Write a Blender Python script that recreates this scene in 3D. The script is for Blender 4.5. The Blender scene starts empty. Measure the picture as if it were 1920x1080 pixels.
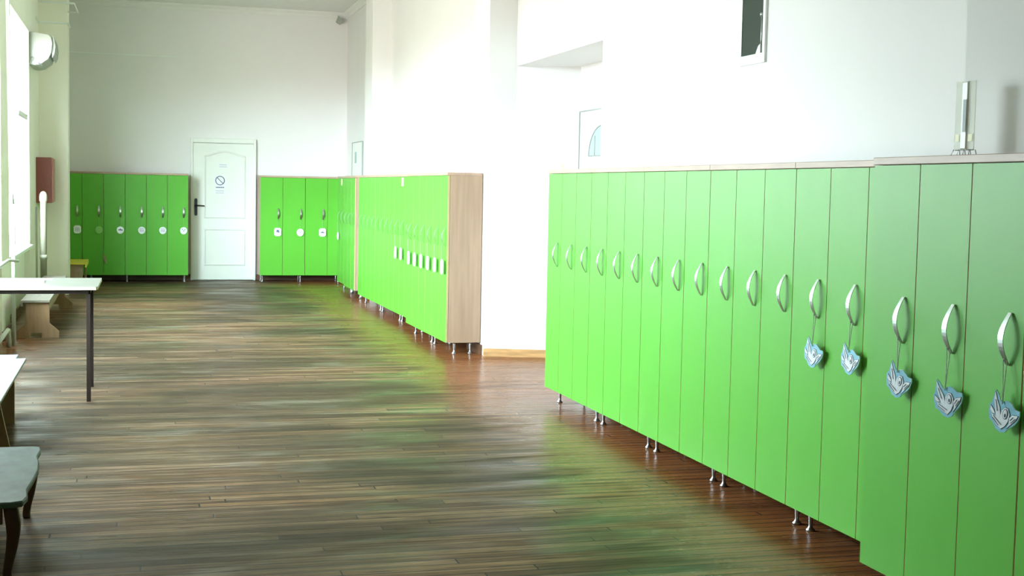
import bpy, bmesh, math, random
from mathutils import Vector, Matrix
random.seed(4)
S = bpy.context.scene
C = S.collection

# ------------------------------------------------------------------ camera
cam_d = bpy.data.cameras.new('camera'); cam = bpy.data.objects.new('camera', cam_d); C.objects.link(cam)
F, YAW, PITCH, ROLL, HC = 2524.04, .27640, .07280, .019632, 1.40415
fw = Vector((math.sin(YAW)*math.cos(PITCH), math.cos(YAW)*math.cos(PITCH), -math.sin(PITCH)))
rt = Vector((math.cos(YAW), -math.sin(YAW), 0)); up = rt.cross(fw)
r2 = rt*math.cos(ROLL) + up*math.sin(ROLL); u2 = -rt*math.sin(ROLL) + up*math.cos(ROLL)
m = Matrix((r2, u2, -fw)).transposed().to_4x4(); m.translation = (0, 0, HC)
cam.matrix_world = m
cam_d.sensor_width = 36; cam_d.lens = F/1920*36; cam_d.clip_start = .05; cam_d.clip_end = 200
S.camera = cam

# ------------------------------------------------------------------ world, exposure
S.view_settings.view_transform = 'Standard'; S.view_settings.look = 'None'
S.view_settings.exposure = 1.78; S.view_settings.gamma = 1; S.view_settings.use_curve_mapping = False
SKY = 9.0; GLOW = 3.6
w = bpy.data.worlds.new('daylight'); S.world = w; w.use_nodes = True
nt = w.node_tree; nt.nodes.clear()
tc = nt.nodes.new('ShaderNodeTexCoord'); sp = nt.nodes.new('ShaderNodeSeparateXYZ')
mr = nt.nodes.new('ShaderNodeMapRange'); mr.inputs[1].default_value = -1; mr.inputs[2].default_value = 1
cr = nt.nodes.new('ShaderNodeValToRGB'); bg = nt.nodes.new('ShaderNodeBackground'); ow = nt.nodes.new('ShaderNodeOutputWorld')
nt.links.new(tc.outputs['Generated'], sp.inputs[0]); nt.links.new(sp.outputs[2], mr.inputs[0])
nt.links.new(mr.outputs[0], cr.inputs[0]); 
# hazy sun glow low in the sky, in the direction seen obliquely through the windows
dt = nt.nodes.new('ShaderNodeVectorMath'); dt.operation = 'DOT_PRODUCT'; dt.inputs[1].default_value = Vector((-.27, -.95, .14)).normalized()
nt.links.new(tc.outputs['Generated'], dt.inputs[0])
gm = nt.nodes.new('ShaderNodeMapRange'); gm.interpolation_type = 'SMOOTHSTEP'
gm.inputs[1].default_value = .72; gm.inputs[2].default_value = .99; gm.inputs[3].default_value = 1; gm.inputs[4].default_value = GLOW
nt.links.new(dt.outputs['Value'], gm.inputs[0])
gs = nt.nodes.new('ShaderNodeVectorMath'); gs.operation = 'SCALE'
nt.links.new(cr.outputs[0], gs.inputs[0]); nt.links.new(gm.outputs[0], gs.inputs['Scale'])
nt.links.new(gs.outputs[0], bg.inputs[0]); nt.links.new(bg.outputs[0], ow.inputs[0])
e = cr.color_ramp.elements
e[0].position = .0; e[0].color = (.13, .115, .10, 1)          # lawn and paving outside
e[1].position = 1.; e[1].color = (.55, .80, 1.0, 1)
for p_, c_ in ((.485, (.26, .235, .21, 1)), (.52, (.76, .90, .97, 1)), (.70, (.79, .94, 1.0, 1))):
    k = e.new(p_); k.color = c_
bg.inputs[1].default_value = SKY
S.cycles.max_bounces = 10; S.cycles.diffuse_bounces = 6; S.cycles.sample_clamp_indirect = 8
S.cycles.caustics_reflective = False

WINS = [(13.25, 15.85), (9.85, 12.45), (6.45, 9.05)]
XL = -1.085; WZ0, WZ1 = .70, 3.04
for i, (a, b) in enumerate(WINS):       # portals only guide the sampling of the sky through the windows
    l = bpy.data.lights.new('window_portal', 'AREA'); l.shape = 'RECTANGLE'; l.size = WZ1-WZ0; l.size_y = b-a
    l.cycles.is_portal = True
    o = bpy.data.objects.new('window_portal', l); C.objects.link(o)
    o.location = (XL-.36, (a+b)/2, (WZ0+WZ1)/2); o.rotation_euler = (0, -math.pi/2, 0)

# ------------------------------------------------------------------ materials
def nodes(name):
    mt = bpy.data.materials.new(name); mt.use_nodes = True
    t = mt.node_tree; b = t.nodes['Principled BSDF']
    return mt, t, b
def mat(name, col, rough=.5, metal=0, spec=.5, noise=0, nscale=8, stretch=(1, 1, 1), bump=0, coat=0):
    mt, t, b = nodes(name)
    b.inputs['Base Color'].default_value = (*col, 1); b.inputs['Roughness'].default_value = rough
    b.inputs['Metallic'].default_value = metal; b.inputs['Specular IOR Level'].default_value = spec
    b.inputs['Coat Weight'].default_value = coat
    tcn = t.nodes.new('ShaderNodeTexCoord'); mp = t.nodes.new('ShaderNodeMapping'); mp.inputs['Scale'].default_value = stretch
    n = t.nodes.new('ShaderNodeTexNoise'); n.inputs['Scale'].default_value = nscale; n.inputs['Detail'].default_value = 5
    t.links.new(tcn.outputs['Object'], mp.inputs[0]); t.links.new(mp.outputs[0], n.inputs['Vector'])
    r = t.nodes.new('ShaderNodeValToRGB')
    r.color_ramp.elements[0].position = .3; r.color_ramp.elements[1].position = .7
    r.color_ramp.elements[0].color = (*[c*(1-noise) for c in col], 1)
    r.color_ramp.elements[1].color = (*[min(1, c*(1+noise*.6)) for c in col], 1)
    t.links.new(n.outputs['Fac'], r.inputs[0]); t.links.new(r.outputs[0], b.inputs['Base Color'])
    if bump:
        bp = t.nodes.new('ShaderNodeBump'); bp.inputs['Strength'].default_value = bump; bp.inputs['Distance'].default_value = .01
        t.links.new(n.outputs['Fac'], bp.inputs['Height']); t.links.new(bp.outputs[0], b.inputs['Normal'])
    return mt
M = dict(
 wall=mat('white_wall_paint', (.80, .785, .785), .75, spec=.2, noise=.02, nscale=1.5, bump=.02),
 cream=mat('cream_wall_paint', (.86, .83, .73), .6, spec=.3, noise=.03, nscale=1.5),
 ceil=mat('ceiling_paint', (.80, .80, .78), .8, spec=.2, noise=.02),
 base=mat('brown_baseboard_paint', (.13, .055, .028), .4, noise=.3, nscale=4, stretch=(1, 1, 6)),
 basel=mat('pine_baseboard', (.62, .36, .16), .45, noise=.3, nscale=5, stretch=(1, 1, 8)),
 green=mat('green_laminate', (.105, .42, .036), .37, spec=.33, noise=.05, nscale=3, stretch=(1, 1, .4)),
 edge=mat('pale_edge_band', (.50, .40, .20), .5, noise=.05),
 beech=mat('beech_laminate', (.40, .27, .185), .45, noise=.14, nscale=3, stretch=(9, 9, .6)),
 board=mat('beech_top_board', (.46, .31, .23), .4, noise=.15, nscale=4, stretch=(1, 8, 8)),
 dark=mat('dark_cabinet_inside', (.06, .035, .025), .7),
 alu=mat('satin_aluminium', (.62, .68, .66), .33, metal=1, noise=.04),
 leg=mat('grey_steel_foot', (.50, .51, .54), .3, metal=1, noise=.05),
 pvc=mat('white_plastic_frame', (.82, .84, .82), .35, noise=.01),
 door=mat('white_door_lacquer', (.78, .80, .76), .35, noise=.015),
 black=mat('black_metal', (.012, .012, .012), .4),
 brown=mat('dark_brown_steel', (.022, .013, .010), .6, spec=.15, noise=.2),
 tabl=mat('pale_table_laminate', (.19, .187, .150), .4, spec=.15, noise=.05, nscale=5),
 tedge=mat('table_edge_wood', (.40, .34, .22), .5, noise=.15, nscale=4, stretch=(1, 8, 8)),
 wood=mat('varnished_plywood', (.25, .145, .07), .45, noise=.2, nscale=4, stretch=(8, 8, 1)),
 benchtop=mat('worn_bench_board', (.22, .19, .14), .5, spec=.2, noise=.15, nscale=4, stretch=(8, 1, 8)),
 whitetop=mat('white_bench_laminate', (.25, .25, .23), .4, spec=.2, noise=.04),
 greytop=mat('worn_greygreen_paint', (.060, .082, .067), .5, spec=.12, noise=.3, nscale=9, stretch=(2, 1, 1)),
 darkwood=mat('dark_stained_wood', (.075, .032, .018), .4, noise=.3, nscale=8, stretch=(2, 2, .5)),
 yellow=mat('yellow_laminate', (.70, .60, .06), .4, noise=.04),
 blue=mat('light_blue_laminate', (.33, .42, .62), .4, noise=.04),
 red=mat('dark_red_painted_steel', (.235, .055, .04), .4, noise=.06),
 redl=mat('red_door_steel', (.40, .13, .10), .4, noise=.06),
 paper=mat('white_paper', (.80, .81, .83), .7, noise=.02),
 ink=mat('grey_ink', (.10, .12, .22), .7), redink=mat('faded_ink', (.30, .32, .42), .7),
 tagblue=mat('light_blue_card', (.27, .58, .74), .35, noise=.12, nscale=30),
 tagwhite=mat('white_card', (.88, .90, .95), .35, noise=.04, nscale=40),
 tagline=mat('slate_outline', (.06, .085, .14), .5),
 string=mat('grey_cord', (.50, .55, .46), .8, noise=.2, nscale=200),
 pipe=mat('painted_pipe', (.44, .455, .40), .45, noise=.03),
 creampipe=mat('cream_plastic_pipe', (.36, .345, .26), .45, noise=.04),
 ac=mat('air_conditioner_plastic', (.35, .375, .345), .45, noise=.01),
 tape=mat('yellowed_tape', (.80, .76, .50), .5), tapeg=mat('pale_green_tag', (.25, .60, .14), .5),
 steel=mat('dull_wire', (.25, .27, .27), .4, metal=.8),
 grey=mat('grey_slot', (.30, .33, .32), .5), lime=mat('yellow_scrap', (.75, .80, .25), .6),
)
def glassmat(name, tint, gl, rough=.02, base=None):
    mt = bpy.data.materials.new(name); mt.use_nodes = True; t = mt.node_tree; t.nodes.clear()
    o = t.nodes.new('ShaderNodeOutputMaterial'); mx = t.nodes.new('ShaderNodeMixShader'); mx.inputs[0].default_value = gl
    a = t.nodes.new('ShaderNodeBsdfTransparent'); a.inputs[0].default_value = (*tint, 1)
    if base: a = t.nodes.new('ShaderNodeBsdfDiffuse'); a.inputs[0].default_value = (*base, 1)
    g = t.nodes.new('ShaderNodeBsdfGlossy'); g.inputs['Roughness'].default_value = rough
    t.links.new(a.outputs[0], mx.inputs[1]); t.links.new(g.outputs[0], mx.inputs[2]); t.links.new(mx.outputs[0], o.inputs[0])
    return mt
M['glass'] = glassmat('clear_window_glass', (.97, 1, .99), .05)
M['darkglass'] = glassmat('dark_window_glass', (1, 1, 1), .10, .03, base=(.045, .06, .055))
M['frost'] = glassmat('frosted_door_glass', (1, 1, 1), .06, .2, base=(.38, .50, .48))
M['acrylic'] = glassmat('clear_acrylic', (.97, .98, .95), .40)
_t = M['acrylic'].node_tree; _g = [n for n in _t.nodes if n.type == 'BSDF_GLOSSY'][0]; _d = _t.nodes.new('ShaderNodeBsdfDiffuse'); _d.inputs[0].default_value = (.92, .94, .88, 1)
_t.links.new(_d.outputs[0], [n for n in _t.nodes if n.type == 'MIX_SHADER'][0].inputs[2])

# floor: worn varnished boards running across the room
def floor_mat():
    mt, t, b = nodes('worn_board_floor'); N = t.nodes.new; L = t.links.new
    tcn = N('ShaderNodeTexCoord')
    br = N('ShaderNodeTexBrick'); br.offset = 0; br.offset_frequency = 2; br.squash = 1
    br.inputs['Scale'].default_value = 1; br.inputs['Mortar Size'].default_value = .0042; br.inputs['Mortar Smooth'].default_value = .3
    br.inputs['Brick Width'].default_value = 2.1; br.inputs['Row Height'].default_value = .068; br.inputs['Bias'].default_value = 0
    br.inputs['Color1'].default_value = (0, 0, 0, 1); br.inputs['Color2'].default_value = (1, 1, 1, 1); br.inputs['Mortar'].default_value = (.5, .5, .5, 1)
    s0 = N('ShaderNodeSeparateXYZ'); L(tcn.outputs['Object'], s0.inputs[0])
    dv = N('ShaderNodeMath'); dv.operation = 'DIVIDE'; dv.inputs[1].default_value = .068; L(s0.outputs[1], dv.inputs[0])
    fl = N('ShaderNodeMath'); fl.operation = 'FLOOR'; L(dv.outputs[0], fl.inputs[0])
    wn = N('ShaderNodeTexWhiteNoise'); wn.noise_dimensions = '1D'; L(fl.outputs[0], wn.inputs['W'])
    sh = N('ShaderNodeMath'); sh.operation = 'MULTIPLY_ADD'; sh.inputs[1].default_value = 7.0; L(wn.outputs['Value'], sh.inputs[0]); L(s0.outputs[0], sh.inputs[2])
    cb = N('ShaderNodeCombineXYZ'); L(sh.outputs[0], cb.inputs[0]); L(s0.outputs[1], cb.inputs[1])
    L(cb.outputs[0], br.inputs['Vector'])
    def noise(sc, st, det=6, dist=0):
        mp = N('ShaderNodeMapping'); mp.inputs['Scale'].default_value = st; n = N('ShaderNodeTexNoise')
        n.inputs['Scale'].default_value = sc; n.inputs['Detail'].default_value = det; n.inputs['Distortion'].default_value = dist
        L(tcn.outputs['Object'], mp.inputs[0]); L(mp.outputs[0], n.inputs['Vector']); return n.outputs['Fac']
    def ramp(src, pts):
        r = N('ShaderNodeValToRGB'); L(src, r.inputs[0]); el = r.color_ramp.elements
        el[0].position, el[0].color = pts[0][0], (*pts[0][1], 1); el[1].position, el[1].color = pts[-1][0], (*pts[-1][1], 1)
        for p, c in pts[1:-1]:
            q = el.new(p); q.color = (*c, 1)
        return r.outputs[0]
    def mix(fac, a, c, mode='MIX'):
        x = N('ShaderNodeMix'); x.data_type = 'RGBA'; x.blend_type = mode
        if isinstance(fac, float): x.inputs[0].default_value = fac
        else: L(fac, x.inputs[0])
        for s_, v in ((6, a), (7, c)):
            if isinstance(v, tuple): x.inputs[s_].default_value = (*v, 1)
            else: L(v, x.inputs[s_])
        return x.outputs[2]
    big = noise(.9, (.45, 1.0, 1), 4, .4)          # broad traffic wear
    streak = noise(2.4, (.55, 11, 1), 10, .25)         # along the boards
    fine = noise(7, (.9, 26, 1), 8)
    blot = noise(2.0, (.6, 1.6, 1), 5, .8)
    board = ramp(streak, [(.34, (.022, .013, .008)), (.45, (.120, .072, .040)), (.53, (.185, .118, .070)), (.66, (.44, .34, .24))])
    board = mix(.55, board, ramp(br.outputs['Color'], [(0., (.03, .018, .011)), (.3, (.17, .105, .052)), (.5, (.075, .055, .038)), (.75, (.30, .185, .090)), (1., (.33, .25, .17))]))
    dirt = ramp(big, [(.43, (0, 0, 0)), (.57, (1, 1, 1))])
    board = mix(dirt, board, mix(.66, board, (.030, .032, .018)))
    board = mix(ramp(blot, [(.58, (0, 0, 0)), (.72, (1, 1, 1))]), board, mix(.45, board, (.28, .27, .25)))
    board = mix(ramp(fine, [(.36, (1, 1, 1)), (.47, (0, 0, 0))]), board, mix(.85, board, (.035, .024, .015)))
    varn = mix(.5, ramp(br.outputs['Color'], [(0, (.19, .060, .020)), (1, (.30, .115, .040))]), ramp(streak, [(.3, (.14, .045, .018)), (.7, (.32, .125, .045))]))
    sx = N('ShaderNodeSeparateXYZ'); L(tcn.outputs['Object'], sx.inputs[0])
    # varnish survives along the lockers on the right and by the left wall
    r1 = N('ShaderNodeMapRange'); r1.inputs[1].default_value = 1.55; r1.inputs[2].default_value = 2.35; L(sx.outputs[0], r1.inputs[0])
    r2_ = N('ShaderNodeMapRange'); r2_.inputs[1].default_value = -.35; r2_.inputs[2].default_value = -1.0; L(sx.outputs[0], r2_.inputs[0])
    mx = N('ShaderNodeMath'); mx.operation = 'MAXIMUM'; L(r1.outputs[0], mx.inputs[0]); L(r2_.outputs[0], mx.inputs[1])
    ad = N('ShaderNodeMath'); ad.operation = 'MULTIPLY_ADD'; L(streak, ad.inputs[0]); ad.inputs[1].default_value = 1.1; L(mx.outputs[0], ad.inputs[2])
    ad2 = N('ShaderNodeMath'); ad2.operation = 'MULTIPLY_ADD'; L(blot, ad2.inputs[0]); ad2.inputs[1].default_value = .8; L(ad.outputs[0], ad2.inputs[2])
    vm = ramp(ad2.outputs[0], [(.60, (0, 0, 0)), (.99, (1, 1, 1))])
    mrn = N('ShaderNodeMapRange'); mrn.inputs[1].default_value = 1.45; mrn.inputs[2].default_value = 1.95; L(ad2.outputs[0], mrn.inputs[0]); vm = mrn.outputs[0]
    board = mix(1.0, board, (.92, .80, .72), 'MULTIPLY')
    col = mix(vm, board, varn)
    col = mix(br.outputs['Fac'], col, (.035, .025, .018))
    L(col, b.inputs['Base Color'])
    rr = N('ShaderNodeMapRange'); L(streak, rr.inputs[0]); rr.inputs[1].default_value = .3; rr.inputs[2].default_value = .7
    rr.inputs[3].default_value = .34; rr.inputs[4].default_value = .50
    pr = N('ShaderNodeMapRange'); L(blot, pr.inputs[0]); pr.inputs[1].default_value = .38; pr.inputs[2].default_value = .62; pr.inputs[3].default_value = .14; pr.inputs[4].default_value = -.10
    ra = N('ShaderNodeMath'); ra.operation = 'ADD'; L(rr.outputs[0], ra.inputs[0]); L(pr.outputs[0], ra.inputs[1]); rr = ra
    rm = N('ShaderNodeMix'); rm.data_type = 'FLOAT'; L(vm, rm.inputs[0]); L(rr.outputs[0], rm.inputs[2]); rm.inputs[3].default_value = .22
    L(rm.outputs[0], b.inputs['Roughness']); b.inputs['Specular IOR Level'].default_value = .09
    bp = N('ShaderNodeBump'); bp.inputs['Strength'].default_value = .5; bp.inputs['Distance'].default_value = .005
    hh = mix(br.outputs['Fac'], streak, (0., 0., 0.)); L(hh, bp.inputs['Height']); L(bp.outputs[0], b.inputs['Normal'])
    return mt
M['floor'] = floor_mat()

# ------------------------------------------------------------------ mesh helpers
class MB:
    def __init__(s, loc=(0, 0, 0)): s.v = []; s.f = []; s.mi = []; s.sm = []
    def add(s, vs, fs, mi=0, smooth=False, mis=None):
        o = len(s.v); s.v += [tuple(v) for v in vs]
        for k, f in enumerate(fs):
            s.f.append([o+i for i in f]); s.mi.append(mis[k] if mis else mi); s.sm.append(smooth)
        return s
    def box(s, x0, x1, y0, y1, z0, z1, mi=0, mis=None):
        v = [(x0, y0, z0), (x1, y0, z0), (x1, y1, z0), (x0, y1, z0), (x0, y0, z1), (x1, y0, z1), (x1, y1, z1), (x0, y1, z1)]
        # order: bottom, top, front(-y), right(+x), back(+y), left(-x)
        return s.add(v, [(0, 3, 2, 1), (4, 5, 6, 7), (0, 1, 5, 4), (1, 2, 6, 5), (2, 3, 7, 6), (3, 0, 4, 7)], mi, mis=mis)
    def prism(s, poly, a0, a1, axis='y', mi=0, mis=None):
        # poly in the plane normal to axis: y -> (x,z), x -> (y,z), z -> (x,y)
        def P(p, a):
            return {'y': (p[0], a, p[1]), 'x': (a, p[0], p[1]), 'z': (p[0], p[1], a)}[axis]
        n = len(poly)
        area = sum(poly[i][0]*poly[(i+1) % n][1]-poly[(i+1) % n][0]*poly[i][1] for i in range(n))
        if area < 0: poly = poly[::-1]
        v = [P(p, a0) for p in poly] + [P(p, a1) for p in poly]
        flip = axis == 'y'
        fs = [list(range(n))[::-1], list(range(n, 2*n))] + [[i, (i+1) % n, n+(i+1) % n, n+i] for i in range(n)]
        if flip: fs = [f[::-1] for f in fs]
        m_ = mis if mis else [mi]*len(fs)
        if mis and len(mis) == 2: m_ = [mis[0], mis[0]] + [mis[1]]*n
        return s.add(v, fs, mis=m_)
    def lathe(s, prof, c=(0, 0, 0), n=16, axis='z', mi=0):
        v = []
        for r, h in prof:
            for k in range(n):
                a = 2*math.pi*k/n; p, q = r*math.cos(a), r*math.sin(a)
                v.append({'z': (c[0]+p, c[1]+q, c[2]+h), 'y': (c[0]+p, c[1]+h, c[2]-q), 'x': (c[0]+h, c[1]+p, c[2]+q)}[axis])
        fs = []
        for i in range(len(prof)-1):
            for k in range(n):
                fs.append((i*n+k, i*n+(k+1) % n, (i+1)*n+(k+1) % n, (i+1)*n+k))
        fs += [tuple(range(n))[::-1], tuple(range((len(prof)-1)*n, len(prof)*n))]
        return s.add(v, fs, mi, True)
    def tube(s, pts, r, n=8, mi=0, flat=None):
        pts = [Vector(p) for p in pts]; v = []; rs = r if isinstance(r, (list, tuple)) else [r]*len(pts)
        ref = Vector((0, 0, 1))
        for i, p in enumerate(pts):
            d = (pts[min(i+1, len(pts)-1)]-pts[max(i-1, 0)]).normalized()
            a = d.cross(ref)
            if a.length < .05: a = d.cross(Vector((0, 1, 0)))
            a.normalize(); b = d.cross(a).normalized()
            for k in range(n):
                t = 2*math.pi*k/n; v.append(p + a*rs[i]*math.cos(t) + b*rs[i]*math.sin(t))
        fs = [(i*n+k, i*n+(k+1) % n, (i+1)*n+(k+1) % n, (i+1)*n+k) for i in range(len(pts)-1) for k in range(n)]
        fs += [tuple(range(n))[::-1], tuple(range((len(pts)-1)*n, len(pts)*n))]
        return s.add(v, fs, mi, True)
    def mesh(s, name, mats, bevel=0):
        me = bpy.data.meshes.new(name); me.from_pydata(s.v, [], s.f)
        for m_ in (mats if isinstance(mats, (list, tuple)) else [mats]): me.materials.append(M[m_])
        for p, mi, sm in zip(me.polygons, s.mi, s.sm): p.material_index = mi; p.use_smooth = sm
        bm = bmesh.new(); bm.from_mesh(me); bmesh.ops.recalc_face_normals(bm, faces=bm.faces)
        if bevel: bmesh.ops.bevel(bm, geom=bm.edges, offset=bevel, segments=1, affect='EDGES', clamp_overlap=True)
        bm.to_mesh(me); bm.free()
        return me
    def obj(s, name, mats, parent=None, loc=(0, 0, 0), bevel=0, smooth_edges=False):
        return link(name, s.mesh(name, mats, bevel), parent, loc)
def link(name, me, parent=None, loc=(0, 0, 0), rz=0):
    o = bpy.data.objects.new(name, me); C.objects.link(o); o.parent = parent; o.location = loc; o.rotation_euler = (0, 0, rz)
    return o
def tag(o, label=None, cat=None, group=None, kind=None):
    if label: o['label'] = label
    if cat: o['category'] = cat
    if group: o['group'] = group
    if kind: o['kind'] = kind
    return o
def thing(name, label, cat, loc=(0, 0, 0), rz=0, group=None):
    o = bpy.data.objects.new(name, None); C.objects.link(o); o.empty_display_size = .1
    o.location = loc; o.rotation_euler = (0, 0, rz)
    return tag(o, label, cat, group)
def struct(name, mb, mats, parent=None, bevel=0):
    return tag(mb.obj(name, mats, parent, bevel=bevel), kind=None if parent else 'structure')

# ------------------------------------------------------------------ room shell
YF, YB, ZC = 20.15, -2.5, 3.97
X3, X2, XR = 3.10, 2.867, 3.60
struct('floor', MB().box(-1.6, 4.0, YB-.2, YF+.3, -.12, 0), 'floor')
struct('ceiling', MB().box(-1.6, 4.0, YB-.2, YF+.3, ZC, ZC+.15), 'ceil')
struct('wall_far', MB().box(-1.6, 4.0, YF, YF+.25, 0, ZC), 'wall')
struct('wall_back', MB().box(-1.6, 4.0, YB-.2, YB, 0, ZC), 'wall')
OY0, OY1, OZ = 8.77, 10.92, 2.435
HY0, HY1, HZ0, HZ1 = 6.285, 6.585, 2.075, 3.0
b = MB()
b.prism([(X3, OY1), (XR+.15, OY1-.27), (XR+.15, YF), (X3, YF)], 0, ZC, 'z')
b.box(X3, XR+.15, OY0, OY1, OZ, ZC)
b.box(X3, XR+.15, HY1, OY0, 0, ZC); b.box(X3, XR+.15, YB, HY0, 0, ZC)
b.box(X3, XR+.15, HY0, HY1, 0, HZ0); b.box(X3, XR+.15, HY0, HY1, HZ1, ZC)
b.box(XR, XR+.15, OY0, OY1, 0, OZ)
b.box(XR+.1, XR+.15, HY0, HY1, HZ0, HZ1)
for (a, c) in ((16.62, 17.14), (3.70, 4.205), (-1.9, -1.4)): b.box(X2-(.02 if a == 3.7 else 0), X3, a, c, 0, ZC)
b.prism([(X2, OY1+.015), (X3+.001, OY1-.001), (X3+.001, 11.47), (X2, 11.47)], 0, ZC, 'z')
struct('wall_right', b, 'wall')
# left wall with three windows, thin panels under the sills, and a column
b = MB(); XO = XL-.34
ys = [YB] + [v for a, c in sorted(WINS) for v in (a, c)] + [YF]
for i in range(0, len(ys), 2): b.box(XO, XL, ys[i], ys[i+1], 0, ZC)
for a, c in WINS:
    b.box(XO, XL, a, c, WZ1, ZC); b.box(XO, XL-.06, a, c, 0, WZ0-.04)
b.box(XL, -.748, 17.5, 18.0, 0, ZC)
struct('wall_left', b, 'cream')
b = MB(); b.box(-.748, -.744, 17.498, 17.52, 0, 3.30); struct('column_lit_edge', b, 'pvc')  # white strip added to paint the column's corridor side as brightly lit
# cornice
b = MB(); q = [(0, 0), (.075, 0), (.065, -.02), (.03, -.045), (.02, -.08), (0, -.08)]
b.prism([(YF-x, ZC+z) for x, z in q], XL, X3, 'x'); struct('trim_1', b, 'ceil')
b = MB(); b.prism([(X3-x, ZC+z) for x, z in q], OY1+.6, YF-.08, 'y'); struct('trim_2', b, 'ceil')
# baseboards
b = MB(); b.box(XL, .832, YF-.02, YF, 0, .085); b.box(1.755, X3, YF-.02, YF, 0, .085); struct('baseboard_far', b, 'base')
b = MB()
for a, c in ((11.47, 16.62), (17.14, YF-.02)): b.box(X3-.02, X3, a, c, 0, .085)
b.box(X2-.02, X2, 16.62, 17.14, 0, .085); b.box(X2-.02, X2, 11.0, 11.47, 0, .085)
b.box(X3-.02, X3, 4.205, OY0, 0, .085); b.box(X2-.035, X2-.02, 3.70, 4.205, 0, .085); b.box(X3-.02, X3, YB, 3.70, 0, .085)
struct('baseboard_right', b, 'base')
b = MB(); b.prism([(X2-.01, OY1+.015), (XR, OY1-.22), (XR, OY1-.25), (X2-.01, OY1-.02)], 0, .065, 'z')
struct('baseboard_recess', b, 'basel')
b = MB()
for i in range(0, len(ys), 2): b.box(XL, XL+.018, ys[i], min(ys[i+1], 17.5), 0, .08)
for a, c in WINS: b.box(XL-.06, XL-.042, a, c, 0, .08)
struct('baseboard_left', b, 'base')

# ------------------------------------------------------------------ windows in the left wall
def frame_box(b, x0, x1, y0, y1, z0, z1, t, mi=0):
    b.box(x0, x1, y0, y1, z0, z0+t, mi); b.box(x0, x1, y0, y1, z1-t, z1, mi)
    b.box(x0, x1, y0, y0+t, z0+t, z1-t, mi); b.box(x0, x1, y1-t, y1, z0+t, z1-t, mi)
for i, (a, c) in enumerate(WINS):
    xo, xi = XL-.27, XL-.20
    b = MB(); frame_box(b, xo, xi, a, c, WZ0, WZ1, .06); b.box(xo, xi, a+.06, c-.06, 2.13, 2.20)
    n = 2; mid = [(a+c)/2]
    for y in mid: b.box(xo, xi, y-.04, y+.04, WZ0+.06, WZ1-.06)
    fr = tag(b.obj('window_%d' % (i+1), 'pvc', bevel=.004), kind='structure')
    b = MB(); b.box(xi-.02, XL+.035, a+.002, c-.002, WZ0-.04, WZ0-.005); b.obj('window_sill', 'pvc', fr, bevel=.004)
    for y0, y1 in ((a+.06, mid[0]-.04), (mid[0]+.04, c-.06)):
        MB().box(xo+.03, xo+.036, y0, y1, 2.20, WZ1-.06).obj('pane', 'glass', fr)
        # lower sashes; the far one of the first window is tilted inwards at the top
        sb = MB(); H = 2.13-WZ0-.06
        frame_box(sb, -.025, .025, 0, y1-y0, 0, H, .055)
        s = sb.obj('sash', 'pvc', fr, (xi-.02, y0, WZ0+.06), bevel=.003)
        pn = MB().box(-.004, .004, .055, y1-y0-.055, .055, H-.055).obj('pane', 'glass', s)
        gb = MB(); frame_box(gb, .0251, .027, .050, y1-y0-.050, .050, H-.050, .006); frame_box(gb, .0251, .027, .001, y1-y0-.001, .001, H-.001, .006); gb.obj('gasket', 'grey', s)
        hb = MB(); hb.box(.025, .04, .012, .042, H*.5-.05, H*.5+.05); hb.tube([(.04, .027, H*.5), (.065, .027, H*.5), (.065, .027, H*.5-.11)], .008)
        hb.obj('handle', 'pvc', s)
        if i == 0 and y0 > a+.5:
            s.rotation_euler = (0, math.radians(7), 0); s.location.x += .02

# ------------------------------------------------------------------ doors
def panel_outline(x0, x1, z0, z1, arch=0, n=14):
    pts = [(x0, z0), (x1, z0), (x1, z1)]
    if arch:
        for k in range(1, n): t = k/n; pts.append((x1+(x0-x1)*t, z1+arch*math.sin(math.pi*t)**1.5))
    pts.append((x0, z1)); return pts
def ring(b, poly, t, y0, y1, mi=0):
    cx = sum(p[0] for p in poly)/len(poly); cz = (min(p[1] for p in poly)+max(p[1] for p in poly))/2
    hx = (max(p[0] for p in poly)-min(p[0] for p in poly))/2; hz = (max(p[1] for p in poly)-min(p[1] for p in poly))/2
    cx = (max(p[0] for p in poly)+min(p[0] for p in poly))/2
    inn = [(cx+(x-cx)*(1-t/hx), cz+(z-cz)*(1-t/hz)) for x, z in poly]; n = len(poly)
    for i in range(n):
        j = (i+1) % n; A, B, Cc, D = poly[i], poly[j], inn[j], inn[i]
        mA, mD = ((A[0]+D[0])/2, (A[1]+D[1])/2), None
        M1 = ((A[0]+D[0])/2, (A[1]+D[1])/2); M2 = ((B[0]+Cc[0])/2, (B[1]+Cc[1])/2)
        v = [(A[0], y1, A[1]), (B[0], y1, B[1]), (M2[0], y0, M2[1]), (M1[0], y0, M1[1]), (Cc[0], y1, Cc[1]), (D[0], y1, D[1])]
        b.add(v, [(0, 1, 2, 3), (3, 2, 4, 5)], mi)
DX0, DX1 = .85, 1.742
b = MB(); yd = YF
b.box(DX0-.005, DX1+.005, yd-.035, yd-.0, .006, 1.995)
d1 = struct('door_1', b, 'door', bevel=.003)
b = MB(); ring(b, panel_outline(DX0+.165, DX1-.125, .90, 1.82, .075), .035, yd-.046, yd-.0345)
ring(b, panel_outline(DX0+.165, DX1-.125, .21, .76), .035, yd-.046, yd-.0345)
b.obj('panel_moulding', 'door', d1)
b = MB(); b.box(DX0-.02, DX0+.012, yd-.06, yd, 0, 2.065); b.box(DX1-.012, DX1+.022, yd-.06, yd, 0, 2.065); b.box(DX0+.012, DX1-.012, yd-.06, yd, 2.0, 2.065)
b.obj('door_frame', 'door', d1, bevel=.004)
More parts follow.
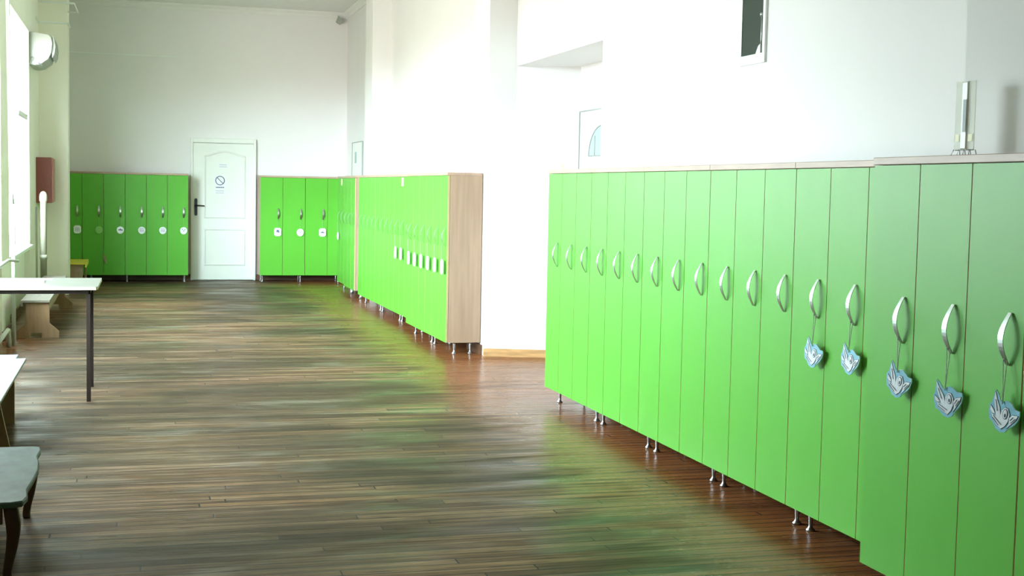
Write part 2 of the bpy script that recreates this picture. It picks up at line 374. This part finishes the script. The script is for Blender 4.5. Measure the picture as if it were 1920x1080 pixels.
b = MB(); cap = [(math.cos(t)*.021, .105*(1 if math.sin(t) > 0 else -1)+math.sin(t)*.021) for t in [math.pi*2*(k+.5)/20 for k in range(20)]]
b.prism([(DX0+.055+x, 1.065+z) for x, z in cap], yd-.046, yd-.035, 'y')
b.tube([(DX0+.055, yd-.04, 1.09), (DX0+.055, yd-.085, 1.09), (DX0+.075, yd-.09, 1.089), (DX0+.175, yd-.09, 1.083)], [.012, .012, .011, .009])
b.obj('door_handle', 'black', d1)
# recess door with an arched light, seen behind the opening
b = MB(); b.box(XR-.012, XR+.0, 9.55, 10.67, .0, 2.055); d2 = struct('door_2', b, 'door')
b = MB(); b.box(XR-.02, XR-.0, 9.545, 9.55, 0, 2.06); b.box(XR-.02, XR, 10.67, 10.678, 0, 2.065); b.box(XR-.02, XR, 9.55, 10.67, 2.055, 2.065)
b.obj('door_frame', 'grey', d2)
b = MB(); b.prism([(10.11+.31*math.cos(t), 1.69+.235*math.sin(t)) for t in [math.pi*k/24 for k in range(25)]], XR-.016, XR-.011, 'x'); b.obj('arched_glass', 'frost', d2)
b = MB(); pts = [(XR-.016, 10.11+.315*math.cos(t), 1.69+.24*math.sin(t)) for t in [math.pi*k/24 for k in range(25)]]
b.tube(pts, .006, 6); b.tube([pts[-1], pts[0]], .006, 6); b.tube([(XR-.016, 10.28, 1.69), (XR-.016, 10.28, 1.85)], .005, 6); b.obj('glass_bead', 'grey', d2)
b = MB(); b.box(X3-.012, X3, 18.62, 19.50, 0, 2.03); d3 = struct('door_3', b, 'door')
b = MB(); b.box(X3-.02, X3, 18.61, 18.62, 0, 2.04); b.box(X3-.02, X3, 19.50, 19.51, 0, 2.04); b.box(X3-.02, X3, 18.62, 19.50, 2.03, 2.04); b.obj('door_frame', 'grey', d3)
b = MB(); b.box(X3-.016, X3-.011, 19.12, 19.26, 1.74, 1.90); b.obj('door_glass', 'frost', d3)

# high window in the right wall
b = MB(); e_ = .0006
b.box(X3-.006, X3+.02, HY0+.028, HY1-e_, HZ0+e_, HZ0+.052); b.box(X3-.014, X3+.03, HY0+e_, HY0+.028, HZ0+e_, HZ1-e_)
b.box(X3-.006, X3+.03, HY0+.028, HY1-e_, HZ1-.04, HZ1-e_)
hw = struct('window_4', b, 'pvc', bevel=.002)
MB().box(X3+.003, X3+.008, HY0+.0285, HY1-e_, HZ0+.0525, HZ1-.0405).obj('pane', 'darkglass', hw)
b = MB(); b.tube([(X3-.006, HY0+.055, HZ0+.055), (X3-.006, HY0+.055, HZ0+.235)], .0035, 8); b.lathe([(.010, 0), (.010, .016)], (X3-.013, HY0+.055, HZ0+.245), 10, 'x'); b.obj('opening_rod', 'alu', hw)
b = MB(); b.prism([(HY0+.07, HZ0+.05), (HY0+.125, HZ0+.05), (HY0+.115, HZ0+.065), (HY0+.095, HZ0+.09), (HY0+.072, HZ0+.10)], X3-.003, X3+.0025, 'x'); b.obj('white_patch', 'paper', hw)  # small white patch low on the near side of the dark pane

# ------------------------------------------------------------------ lockers
ZB, ZT, TB = .10, 1.515, .026
def handle_mesh():
    b = MB(); n = 14; H = .157; P = .030; wd = .0105; th = .003; vs = []; fs = []
    for k in range(n+1):
        t = k/n; z = -H/2+H*t; d = -P*math.sin(math.pi*t) - .003
        dd = .0022
        wk = .0075+.0045*math.sin(math.pi*t)
        for (x, y) in ((-wk, d-dd*.6), (wk, d-dd*.6), (wk, d+dd*.6), (-wk, d+dd*.6)): vs.append((x, y, z))
    for k in range(n):
        for j in range(4): fs.append((k*4+j, k*4+(j+1) % 4, (k+1)*4+(j+1) % 4, (k+1)*4+j))
    fs += [(3, 2, 1, 0), (n*4, n*4+1, n*4+2, n*4+3)]
    b.add(vs, fs); return b.mesh('handle', 'alu')
HM = handle_mesh()
LM = MB().lathe([(.019, 0), (.019, .006), (.013, .012), (.0085, .020), (.0085, .035), (.0125, .075), (.0135, .10)], n=14).mesh('leg', 'leg')
doorcache = {}
def door_mesh(wd):
    k = round(wd, 4)
    if k not in doorcache:
        doorcache[k] = MB().box(.0025, wd-.0025, 0, .018, ZB+.002, ZT-.002, mis=[1, 1, 0, 1, 0, 1]).mesh('door', ['green', 'edge'], bevel=0)
    return doorcache[k]
HZC = .992
def locker(label, loc, rz, n, pitch, depth, group, inset=(.06, .06)):
    r = thing('locker_unit', label, 'locker', loc, rz, group); W = n*pitch
    b = MB(); t = .018
    b.box(0, t, .021, depth, ZB, ZT); b.box(W-t, W, .021, depth, ZB, ZT)
    b.box(t, W-t, .021, depth, ZB, ZB+t); b.box(t, W-t, depth-.006, depth, ZB+t, ZT)
    for k in range(1, n): b.box(k*pitch-t/2, k*pitch+t/2, .021, depth-.006, ZB+t, ZT)
    b.obj('carcass', 'beech', r)
    b = MB(); b.box(0, W, -.006, depth, ZT, ZT+TB); b.obj('top_board', 'board', r, bevel=.002)
    for k in range(n):
        d = link('door', door_mesh(pitch), r, (k*pitch, 0, 0))
        link('handle', HM, d, (pitch-.064, -.001, HZC))
    for x in (inset[0], W-inset[1]):
        for y in (.09, depth-.07): link('leg', LM, r, (x, y, 0))
    return r
R90 = -math.pi/2; PW = .2868
near = []
names = ['farthest unit of the near green locker row, beside the bright white wall gap',
 'second green locker unit of the near row, counted from the white wall gap',
 'middle green locker unit of the near row, below the high dark window',
 'fourth green locker unit of the near row, counted from the white wall gap',
 'green locker unit with two hanging bird tags, half hidden by the protruding unit']
UN = 3*PW; G1 = 'green lockers of the near right row'
for k in range(5):
    locker(names[k], (2.655, 8.515-k*(UN+.0005)-.001, 0), R90, 3, PW, .33, G1)
YN = 4.21
locker('protruding near green locker unit with three bird tags hanging on its doors', (2.505, YN, 0), R90, 3, PW, .33, G1)
locker('nearest green locker unit, cut off by the lower right corner of the picture', (2.505, YN-UN-.002, 0), R90, 3, PW, .33, G1)
G2 = 'green lockers of the distant right row'
locker('three-door green locker unit showing its beech side panel beside the white wall', (2.56, 11.055+UN, 0), R90, 3, PW, .30, G2)
locker('three-door green locker unit right behind the one with the exposed beech side', (2.56, 11.057+2*UN, 0), R90, 3, PW, .30, G2)
for k, nm in enumerate(['four-door green locker unit just behind the protruding end of the distant row', 'middle one of three four-door green locker units in the distant row', 'farthest four-door green locker unit, next to the narrow brown side panel']):
    locker(nm, (2.655, 12.79+(k+1)*(4*PW+.001), 0), R90, 4, PW, .30, G2)
locker('green locker unit whose narrow brown side panel shows in the distant row', (2.695, 16.78+UN, 0), R90, 3, PW, .17, G2)
locker('green locker unit of the distant right row nearest the far wall corner', (2.735, 16.782+2*UN, 0), R90, 3, PW, .33, G2)
G3 = 'green lockers along the far wall'
YW = 19.66
locker('far wall green locker unit immediately left of the white door', (-.08, YW, 0), 0, 3, .2868, .42, G3, (.02, .05))
locker('far wall green locker unit partly hidden behind the cream column', (-.082-3*.2868, YW, 0), 0, 3, .2868, .42, G3, (.05, .46))
locker('far wall green locker unit right of the white door', (1.785, YW, 0), 0, 2, .3235, .42, G3, (.045, .055))
locker('far wall green locker unit in the right corner beyond the side row', (1.787+.647, YW, 0), 0, 2, .3235, .42, G3, (.5, .05))

# ------------------------------------------------------------------ tags
def xf(pts): return [((x-812)/290*.116, -(y-640)/360*.118) for x, y in pts]
OUT = xf([(712, 436), (740, 462), (768, 515), (790, 530), (812, 505), (850, 498), (885, 520), (915, 548), (962, 552), (968, 590), (955, 650), (925, 700), (885, 740), (855, 785), (815, 802), (765, 782), (725, 735), (690, 715), (678, 660), (672, 590), (690, 560), (700, 500)])
WING = xf([(712, 452), (742, 520), (775, 580), (792, 640), (788, 676), (752, 668), (735, 610), (716, 540)])
WING2 = xf([(690, 590), (722, 622), (742, 650), (712, 655), (690, 630)])
BODY = xf([(706, 655), (740, 668), (790, 675), (800, 600), (825, 562), (855, 565), (878, 610), (872, 680), (850, 730), (815, 768), (770, 745), (728, 705)])
FIN = xf([(884, 700), (880, 640), (905, 605), (956, 594), (940, 640), (905, 690), (868, 745)])
TAIL = xf([(702, 650), (722, 648), (835, 720), (822, 742), (715, 680)])
def grow(poly, g):
    cx = sum(p[0] for p in poly)/len(poly); cz = sum(p[1] for p in poly)/len(poly); o = []
    for x, z in poly:
        d = math.hypot(x-cx, z-cz) or 1; o.append((x+(x-cx)/d*g, z+(z-cz)/d*g))
    return o
def fan(b, poly, y, mi, th=.0006):
    b.prism(poly, y-th, y, 'y', mi)
CARD = MB().prism(OUT, 0, .004, 'y', mis=[0, 1]).mesh('card', ['tagblue', 'tagwhite'])
b = MB()
for i, P in enumerate((WING, WING2, BODY, FIN)): fan(b, grow(P, .0019), -.0001-.0001*i, 1); fan(b, P, -.0009-.0001*i, 0)
el = lambda cx, cy, a, bb: xf([(cx+a*math.cos(t), cy+bb*math.sin(t)) for t in [k*math.pi/8 for k in range(16)]])
fan(b, el(838, 620, 24, 48), -.0022, 1); fan(b, el(838, 620, 19, 42), -.0028, 0); fan(b, el(840, 632, 8, 18), -.0034, 1)
for a, c in (((730, 672), (815, 728)), ((722, 690), (790, 742)), ((728, 520), (760, 620)), ((900, 680), (938, 625)), ((890, 660), (915, 620))):
    (x0, z0), (x1, z1) = xf([a, c]); d = math.hypot(x1-x0, z1-z0); nx, nz = -(z1-z0)/d*.0009, (x1-x0)/d*.0009
    fan(b, [(x0+nx, z0+nz), (x1+nx, z1+nz), (x1-nx, z1-nz), (x0-nx, z0-nz)], -.0024, 1)
ART = b.mesh('bird_drawing', ['tagwhite', 'tagline'])
BACK = MB().box(-.001, .001, 0, .001, 0, .001)
def birdtag(label, y, xf_, z, rz, tilt, hy):
    r = thing('bird_tag', label, 'tag', (xf_-.030, y-.017, z), rz, 'bird cutouts hanging on locker handles'); r.rotation_euler = (0, tilt, rz)
    link('card', CARD, r); link('bird_drawing', ART, r)
    hole = Vector((xf([(800, 540)])[0][0], -.004, xf([(800, 540)])[0][1]))
    m_ = Matrix.Rotation(rz, 4, 'Z') @ Matrix.Rotation(tilt, 4, 'Y')
    m_.translation = r.location; inv = m_.inverted()
    b = MB()
    for s in (-1, 1):
        top = inv @ Vector((xf_-.014, hy+s*.010, HZC-.062)); mid = (hole+top)/2 + Vector((.001*s, 0, 0))
        b.tube([hole, mid, top], .0015, 5)
    tp = inv @ Vector((xf_-.014, hy, HZC-.062))
    b.tube([tp+Vector((-.008, 0, 0)), tp+Vector((0, -.006, .004)), tp+Vector((.008, 0, 0))], .0014, 5)
    b.obj('string', 'string', r)
    return r
def hy_near(k): return 8.515-(k//3)*(UN+.0005)-.001-(k % 3)*PW-(PW-.064)
def hy_front(k): return YN-k*PW-(PW-.064)
birdtag('white bird tag farthest from camera, first one on the recessed near row', hy_near(12)-.005, 2.655, .769, R90+.16, .12, hy_near(12))
birdtag('pale washed-out bird tag, second from the left, standing off its door', hy_near(13)-.005, 2.655, .780, R90+.10, .05, hy_near(13))
birdtag('blue and white bird tag on the first door of the protruding locker', hy_front(0)-.01, 2.505, .785, R90+.20, .14, hy_front(0))
birdtag('bright blue bird tag between two others on the protruding locker', hy_front(1)-.01, 2.505, .767, R90+.24, -.08, hy_front(1))
birdtag('largest looking bird tag, nearest the right edge of the picture', hy_front(2)-.005, 2.505, .769, R90+.18, .16, hy_front(2))

def roundtag(label, wx, wy, wz, rz, w_, h_, shape, top, icon, mt='tagwhite'):
    r = thing('name_tag', label, 'tag', (wx, wy, wz), rz, 'small name tags hanging on distant locker handles')
    if shape == 'round': poly = [(w_/2*math.cos(t), h_/2*math.sin(t)*(1 if math.sin(t) < 0 else .85)) for t in [k*math.pi/10 for k in range(20)]]
    else: poly = [(-w_/2, -h_/2+.02), (-w_/2+.02, -h_/2), (w_/2-.02, -h_/2), (w_/2, -h_/2+.02), (w_/2, h_/2-.02), (w_/2-.02, h_/2), (-w_/2+.02, h_/2), (-w_/2, h_/2-.02)]
    MB().prism(poly, 0, .003, 'y').obj('card', mt, r)
    if icon:
        b = MB()
        if icon == 'bar': b.prism([(-.030, -.006), (.030, -.010), (.030, .006), (.012, .004), (.004, .020), (-.01, .008), (-.03, .004)], -.001, 0, 'y')
        elif icon == 'cap': b.prism([(-.022, .0), (.026, -.012), (.022, .020), (.006, .036), (-.014, .030)], -.001, 0, 'y')
        elif icon == 'lines':
            for z in (-.018, 0, .018): b.box(-.030, .030, -.001, 0, z-.003, z+.003)
        elif icon == 'dots':
            for x, z in ((-.015, .015), (.016, .012), (0, -.008)): b.box(x-.008, x+.008, -.001, 0, z-.008, z+.008)
        b.obj('drawing', 'ink' if icon in ('bar', 'cap') else 'redink', r)
    b = MB(); b.tube([(0, -.001, h_/2-.01), (0, -.005, top-wz)], .0013, 5); b.obj('string', 'string', r)
    return r
zt = HZC-.07
icons = ['lines', None, 'bar', 'lines', 'lines', 'dots']
desc = ['lined name tag on the darkest door beside the cream column', 'plain pale green round tag on the second far-left door',
 'round tag with a dark blue picture, third far-left door', 'pale blue lined tag on the fourth far-left door',
 'pale lined tag on the fifth far-left door', 'round tag with small marks on the door left of the handle']
for k in range(6):
    ox = (-.082-3*.2868+k*.2868) if k < 3 else (-.08+(k-3)*.2868)
    roundtag(desc[k], ox+.2868-.064, YW-.022, .738, 0, .098, .112, 'square' if k == 0 else 'round', zt, icons[k], 'tapeg' if k == 1 else 'tagwhite')
desc = ['name tag with a dark cap picture, first door right of the white door', 'round name tag with small coloured marks, second door right of the white door', 'name tag with a dark bar picture, third door right of the white door']
for k in range(3):
    ox = 1.785+k*.3235+.3235-.064
    roundtag(desc[k], ox-.008, YW-.022, .73, 0, .10, .118, 'round' if k == 1 else 'square', zt, ['cap', 'dots', 'bar'][k])
# distant right row: edge-on tags
ds = ['first of the white tags seen edge-on near the end of the distant row', 'white edge-on tag next to the first of the distant row']
for k in range(2):
    yy = 12.79+3*(4*PW+.001)-(8+k)*PW-(PW-.064)-.002-0*k
    yy = 12.79+1*(4*PW+.001)-(0+k)*PW-(PW-.064)
    roundtag(ds[k], 2.655-.03, yy+.0, .735, R90+.02, .085, .125, 'square', zt, None)
ds = ['bright white edge-on tag just past the step in the distant row', 'second bright edge-on tag past the step in the distant row', 'third edge-on white tag past the step in the distant row',
      'fourth edge-on white tag, before the thick door seam of the end unit', 'edge-on tag over the thick door seam of the end unit', 'edge-on white tag at the outer edge of the beech side panel']
for k in range(6):
    u = 1 if k < 3 else 0
    oy = 11.057+2*UN-(k)*PW if k < 3 else 11.055+UN-(k-3)*PW
    roundtag(ds[k], 2.56-.03, oy-(PW-.064), .742, R90+.02, .09, .125, 'square', zt, None)
roundtag('small tag hanging in the distant corner of the right row', 2.735-.03, 16.782+2*UN-(PW-.064)-.2868*0, .735, R90+.1, .09, .11, 'round', zt, None)

# tape marks on doors, clutter on doors
b = MB().box(2.653-.001, 2.6545, 13.45, 13.55, 1.42, 1.505); tag(b.obj('tape_strip', 'tape'), 'yellowed tape strip at the top of a distant right locker', 'tape')
b = MB().box(2.7335, 2.7345, 18.1, 18.2, 1.42, 1.505); tag(b.obj('tape_strip', 'tape'), 'yellowed tape strip on the farthest right locker near the corner', 'tape')
b = MB(); b.prism([(-.372, .40), (-.362, .395), (-.322, .265), (-.340, .27), (-.374, .33)], YW-.014, YW-.002, 'y')
tag(b.obj('cloth_strap', 'beech'), 'brown strap end sticking out between two far-left locker doors', 'strap')
b = MB(); b.prism([(8.32, 1.5415), (8.36, 1.5415), (8.42, 1.575), (8.38, 1.585), (8.35, 1.56)], 2.70, 2.702, 'x')
tag(b.obj('paper_scrap', 'lime'), 'small yellow scrap on top of the near row beside the white gap', 'paper')

# holder on the near lockers
ZTT = ZT+TB
r = thing('wall_holder', 'slim white upright holder with clear side panes on the protruding lockers', 'holder', (2.74, 4.03, ZTT), R90+.04)
b = MB(); b.box(-.018, .018, -.008, .008, .030, .262); b.obj('body', 'door', r, bevel=.005)
b = MB(); b.box(-.004, .013, -.0095, -.0081, .09, .20); b.obj('slot', 'grey', r)
for s in (-1, 1):
    b = MB(); x0, x1 = sorted((s*.0185, s*.052)); b.box(x0, x1, -.004, .000, .030, .262); p = b.obj('clear_panel', 'acrylic', r)
    b = MB(); x0, x1 = sorted((s*.024, s*.046)); b.box(x0, x1, -.0055, -.0041, .058, .082); b.obj('tape', 'tape', p)
b = MB()
for x in (-.042, -.014, .014, .042):
    b.tube([(x, -.012, .030), (x*1.15, -.018, .012), (x*.9, -.010, .0015)], .0016, 6); b.tube([(x, .012, .030), (x*1.1, .018, .0015)], .0016, 6)
b.tube([(-.050, 0, .029), (.050, 0, .029)], .0018, 6); b.obj('wire_stand', 'steel', r)

# ------------------------------------------------------------------ left side things
r = thing('air_conditioner', 'white rounded air conditioner high on the left wall', 'air conditioner', (XL, 15.95, 2.68))
prof = [(0, .01), (0, .365), (.05, .365), (.20, .345), (.232, .32), (.245, .25), (.235, .15), (.20, .075), (.12, .015), (.05, 0)]
MB().prism(prof, 0, .80, 'y').obj('body', 'ac', r, bevel=.006)
b = MB(); b.prism([(.247, .34), (.262, .30), (.274, .22), (.264, .14), (.24, .09), (.236, .15), (.246, .25), (.234, .32)], .03, .77, 'y'); b.obj('front_cover', 'ac', r)
b = MB(); b.prism([(.085, .030), (.100, .034), (.140, .000), (.125, -.004)], -.003, 0, 'y'); b.obj('air_slot', 'black', r)
b = MB(); b.lathe([(.025, 0), (.025, .004)], (.03, -.004, .07), 16, 'y'); b.obj('end_cap', 'ac', r)
r = thing('hydrant_cabinet', 'dark red steel fire hydrant cabinet fixed beside the cream column', 'cabinet', (XL, 16.93, 1.14))
MB().box(0, .172, 0, .50, 0, .54).obj('body', 'red', r, bevel=.003)
MB().box(.173, .19, .012, .488, .012, .528).obj('door', 'redl', r, bevel=.002)
b = MB(); b.lathe([(.036, 0), (.036, 1.17), (.044, 1.175), (.044, 1.22), (.040, 1.25), (.026, 1.275), (.008, 1.285)], (-.952, 16.05, 0), 18)
b.lathe([(.041, .0), (.041, .05)], (-.952, 16.05, .52), 18)
tag(b.obj('vent_pipe', 'creampipe'), 'thick cream pipe with a rounded cap standing before the red cabinet', 'pipe')
b = MB(); b.tube([(-.96, 12.10, 0), (-.96, 12.10, 1.2)], .017, 10); b.tube([(-.96, 12.10, 1.2), (-.975, 12.10, 1.35), (-1.0, 12.10, ZC)], .015, 10)
tag(b.obj('heating_pipe', 'pipe'), 'tall thin white heating pipe rising beside the left window', 'pipe')
b = MB(); b.tube([(-.94, 12.30, .71), (-.955, 12.06, .725), (-.97, 11.75, .745), (-.97, 10.9, .745)], .013, 10)
tag(b.obj('radiator_pipe', 'pipe'), 'white pipe branching off the heating pipe at sill height', 'pipe')
b = MB(); b.tube([(-.99, 11.97, 0), (-.99, 11.97, .10), (-.99, 11.93, .15), (-.985, 11.8, .165), (-.975, 10.9, .165)], .018, 10)
tag(b.obj('radiator_pipe', 'pipe'), 'white pipe elbow rising from the floor and turning along the wall', 'pipe')
b = MB(); b.tube([(-1.06, 16.6, .05), (-1.06, 16.6, 1.1)], .012, 8); tag(b.obj('thin_pipe', 'pipe'), 'thin white pipe beside the thick cream pipe', 'pipe')
# cable ducts
b = MB(); b.box(-.852, .645, YF-.018, YF, 3.205, 3.225); tag(b.obj('cable_duct', 'pvc', bevel=.002), 'long white cable duct across the far wall', 'duct')
b = MB(); b.box(XL, -.742, 17.482, 17.5, 3.315, 3.335); b.box(-.748, -.730, 17.482, 17.95, 3.315, 3.335); b.box(XL, XL+.018, 17.0, 17.482, 3.315, 3.335)
tag(b.obj('cable_duct', 'pvc', bevel=.002), 'white cable duct wrapped around the column above the air conditioner', 'duct')
b = MB(); b.box(XL, -.742, 17.482, 17.5, 3.56, 3.58); b.box(-.742, -.66, 17.482, 17.5, 3.555, 3.58)
b.tube([(-.665, 17.49, 3.568), (-.625, 17.6, 3.475), (-.745, 17.6, 3.475)], .009, 6)
tag(b.obj('cable_duct', 'pvc'), 'upper white cable duct turning the corner of the column near the ceiling', 'duct')
# motion sensor / camera in far corner
r = thing('motion_sensor', 'small grey motion sensor in the far ceiling corner', 'sensor', (2.955, YF, 3.86))
b = MB(); b.tube([(0, 0, .05), (0, -.05, .05), (0, -.06, .02)], .010, 8); b.obj('bracket', 'ac', r)
b = MB(); b.prism([(-.045, -.04), (.02, -.075), (.05, -.045), (.045, .02), (-.02, .03)], -.13, -.05, 'y'); b.obj('sensor_body', 'ac', r, bevel=.006)
# notices on the far door
def notice(label, x, z, w_, h_, kind):
    r = thing('paper_notice', label, 'notice', (x, YF-.0355, z)); y = 0
    MB().box(-w_/2, w_/2, -.001, 0, -h_/2, h_/2).obj('sheet', 'paper', r)
    b = MB()
    if kind == 'sign':
        pts = [(.062*math.cos(t), -.0035, .02+.062*math.sin(t)) for t in [k*math.pi/16 for k in range(33)]]
        b.tube(pts, .006, 6); b.tube([(-.044, -.0035, .064), (.044, -.0035, -.024)], .005, 6); b.box(-.06, .06, -.002, -.001, -.085, -.073)
        b.obj('no_smoking_sign', 'ink', r)
    else:
        for i in range(2): b.box(-w_/2+.02, w_/2-.02, -.002, -.001, .012-i*.03, .018-i*.03)
        b.obj('print_line', 'redink', r)
notice('sheet with a no smoking sign taped to the far white door', 1.248, 1.435, .16, .20, 'sign')
notice('small strip of paper high on the far white door', 1.29, 1.67, .15, .07, 'text')
notice('faint sheet of paper below the no smoking sign', 1.245, 1.29, .16, .07, 'text')

# ------------------------------------------------------------------ furniture on the left
# steel-framed table
r = thing('school_table', 'pale topped table on thin dark brown steel legs, left side', 'table', (0, 0, 0))
tx0, tx1, ty0, ty1 = -.96, -.195, 8.86, 9.69
b = MB(); b.prism([(tx0, ty0), (tx1-.02, ty0), (tx1-.008, ty0+.02), (tx1, ty1-.01), (tx1-.01, ty1), (tx0, ty1)], .722, .742, 'z', mis=[1]*1+[0]+[1]*6); b.obj('tabletop', ['tabl', 'tedge'], r)
b = MB(); lx0, lx1, ly0, ly1 = tx0+.05, -.262, 8.95, 9.60
b.box(lx0, lx1, ly0-.012, ly0+.012, .692, .7215); b.box(lx0, lx1, ly1-.012, ly1+.012, .692, .7215)
b.box(lx0-.012, lx0+.012, ly0+.0125, ly1-.0125, .692, .7215); b.box(lx1-.012, lx1+.012, ly0+.0125, ly1-.0125, .692, .7215); b.obj('frame', 'brown', r)
for x in (lx0, lx1):
    for y in (ly0, ly1): MB().box(x-.013, x+.013, y-.0125, y+.0125, 0, .6918).obj('leg', 'brown', r, bevel=.002)
# papers on the table
r = thing('magazine', 'open white magazine with coloured pictures on the pale table', 'magazine', (-.75, 9.33, .742), .05)
b = MB(); b.box(-.20, .20, -.14, .16, .0, .008); b.obj('pages', 'paper', r)
b = MB(); b.box(.06, .19, -.135, -.04, .0082, .0088); b.box(-.15, -.03, -.12, -.05, .0082, .0088); b.obj('picture', 'redink', r)
b = MB(); b.box(-.72, -.51, 9.46, 9.62, .7422, .744); tag(b.obj('paper_sheet', 'paper'), 'white sheet of paper lying behind the magazine on the table', 'paper')

# trestle benches
def trestle_panel(cx, wt, wb, top, y0, y1, neck=.42):
    zn = top*neck
    return [(cx-wb/2, 0), (cx-wb*.18, 0), (cx-wb*.18, .045), (cx+wb*.10, .045), (cx+wb*.10, 0), (cx+wb/2, 0), (cx+wb/2, .06), (cx+wt/2, zn), (cx+wt/2, top), (cx-wt/2, top), (cx-wt/2, zn), (cx-wb/2, .06)]
r = thing('wooden_bench', 'long brown wooden trestle bench along the left wall behind the table', 'bench', (0, 0, 0))
bx0, bx1 = -.945, -.70
b = MB(); b.box(bx0, bx1, 12.64, 15.95, .318, .34); b.box(bx0, bx0+.018, 12.64, 15.95, .285, .3175); b.obj('seat', 'benchtop', r, bevel=.002)
for y in (12.67, 15.62):
    P = trestle_panel(-.805, .20, .36, .3175, 0, 0)
    MB().prism(P, y, y+.03, 'y').obj('leg', 'wood', r)
MB().box(-.735, -.715, 12.701, 15.619, .24, .3175).obj('rail', 'wood', r)
MB().box(-.815, -.795, 12.701, 15.619, .10, .17).obj('stretcher', 'benchtop', r)
r = thing('white_topped_bench', 'low white-topped bench with brown wooden end panels at left edge', 'bench', (0, 0, 0))
b = MB(); b.box(-.97, -.588, 6.35, 8.25, .357, .372); b.obj('seat', ['whitetop', 'wood'], r, bevel=.002)
b = MB(); b.box(-.93, -.650, 8.19, 8.215, 0, .3565); b.obj('leg', 'wood', r)
b = MB(); b.prism([(-.98, 0), (-.56, 0), (-.575, .08), (-.632, .3565), (-.93, .3565), (-.965, .08)], 6.98, 7.005, 'y'); b.obj('leg', 'wood', r)
b = MB(); b.box(-.80, -.78, 7.006, 8.189, .20, .28); b.obj('stretcher', 'wood', r)
r = thing('blue_topped_stool', 'low box stool with light blue top behind the white bench', 'stool', (0, 0, 0))
MB().box(-.96, -.648, 8.27, 8.46, .352, .368).obj('seat', 'blue', r, bevel=.002)
MB().box(-.94, -.68, 8.29, 8.308, 0, .3515).obj('side_panel', 'wood', r); MB().box(-.94, -.68, 8.422, 8.44, 0, .3515).obj('side_panel', 'wood', r)
# green-grey bench with curved legs
r = thing('painted_bench', 'low bench with worn grey-green top and curved dark legs', 'bench', (0, 0, 0))
zt2 = .292
top = [(-.78, 4.88), (-.40, 4.88), (-.362, 4.90), (-.352, 4.97), (-.362, 5.08), (-.352, 5.25), (-.345, 5.42), (-.352, 5.58), (-.366, 5.70), (-.360, 5.82), (-.368, 5.90), (-.40, 5.92), (-.78, 5.92)]
MB().prism(top, zt2-.022, zt2, 'z').obj('seat', 'greytop', r, bevel=.005)
MB().box(-.78, -.435, 4.945, 4.965, .20, .2695).obj('apron', 'darkwood', r)
def cab_leg(x, y, sx):
    b = MB(); pr = [(.2695, .000, .024), (.24, .004, .025), (.20, .010, .025), (.16, .010, .022), (.11, .004, .019), (.06, -.006, .016), (.02, -.012, .015), (0, -.010, .016)]
    v = []; fs = []
    for z, o_, h in pr:
        for dx, dy in ((-h, -h*.8), (h, -h*.8), (h, h*.8), (-h, h*.8)): v.append((x+sx*o_+dx, y+dy, z))
    for i in range(len(pr)-1):
        for j in range(4): fs.append((i*4+j, i*4+(j+1) % 4, (i+1)*4+(j+1) % 4, (i+1)*4+j))
    fs += [(0, 1, 2, 3), ((len(pr)-1)*4+3, (len(pr)-1)*4+2, (len(pr)-1)*4+1, (len(pr)-1)*4)]
    b.add(v, fs); b.obj('leg', 'darkwood', r, bevel=.004)
for x, sx in ((-.410, 1), (-.75, -1)):
    for y in (4.965, 5.87): cab_leg(x, y, sx)
MB().box(-.78, -.435, 5.86, 5.88, .20, .2695).obj('apron', 'darkwood', r)
# yellow-topped box bench behind the column
r = thing('yellow_topped_bench', 'brown box bench with yellow top before the far-left lockers', 'bench', (0, 0, 0))
b = MB(); b.box(-.98, -.556, 18.15, 19.15, .335, .352); b.box(-.572, -.556, 18.15, 19.15, .295, .3345); b.obj('seat', 'yellow', r, bevel=.002)
b = MB(); b.box(-.96, -.60, 18.18, 18.20, 0, .3345); b.obj('front_panel', 'beech', r)
b = MB(); b.box(-.59, -.574, 18.4, 18.9, 0, .3345); b.obj('side_panel', 'wood', r)
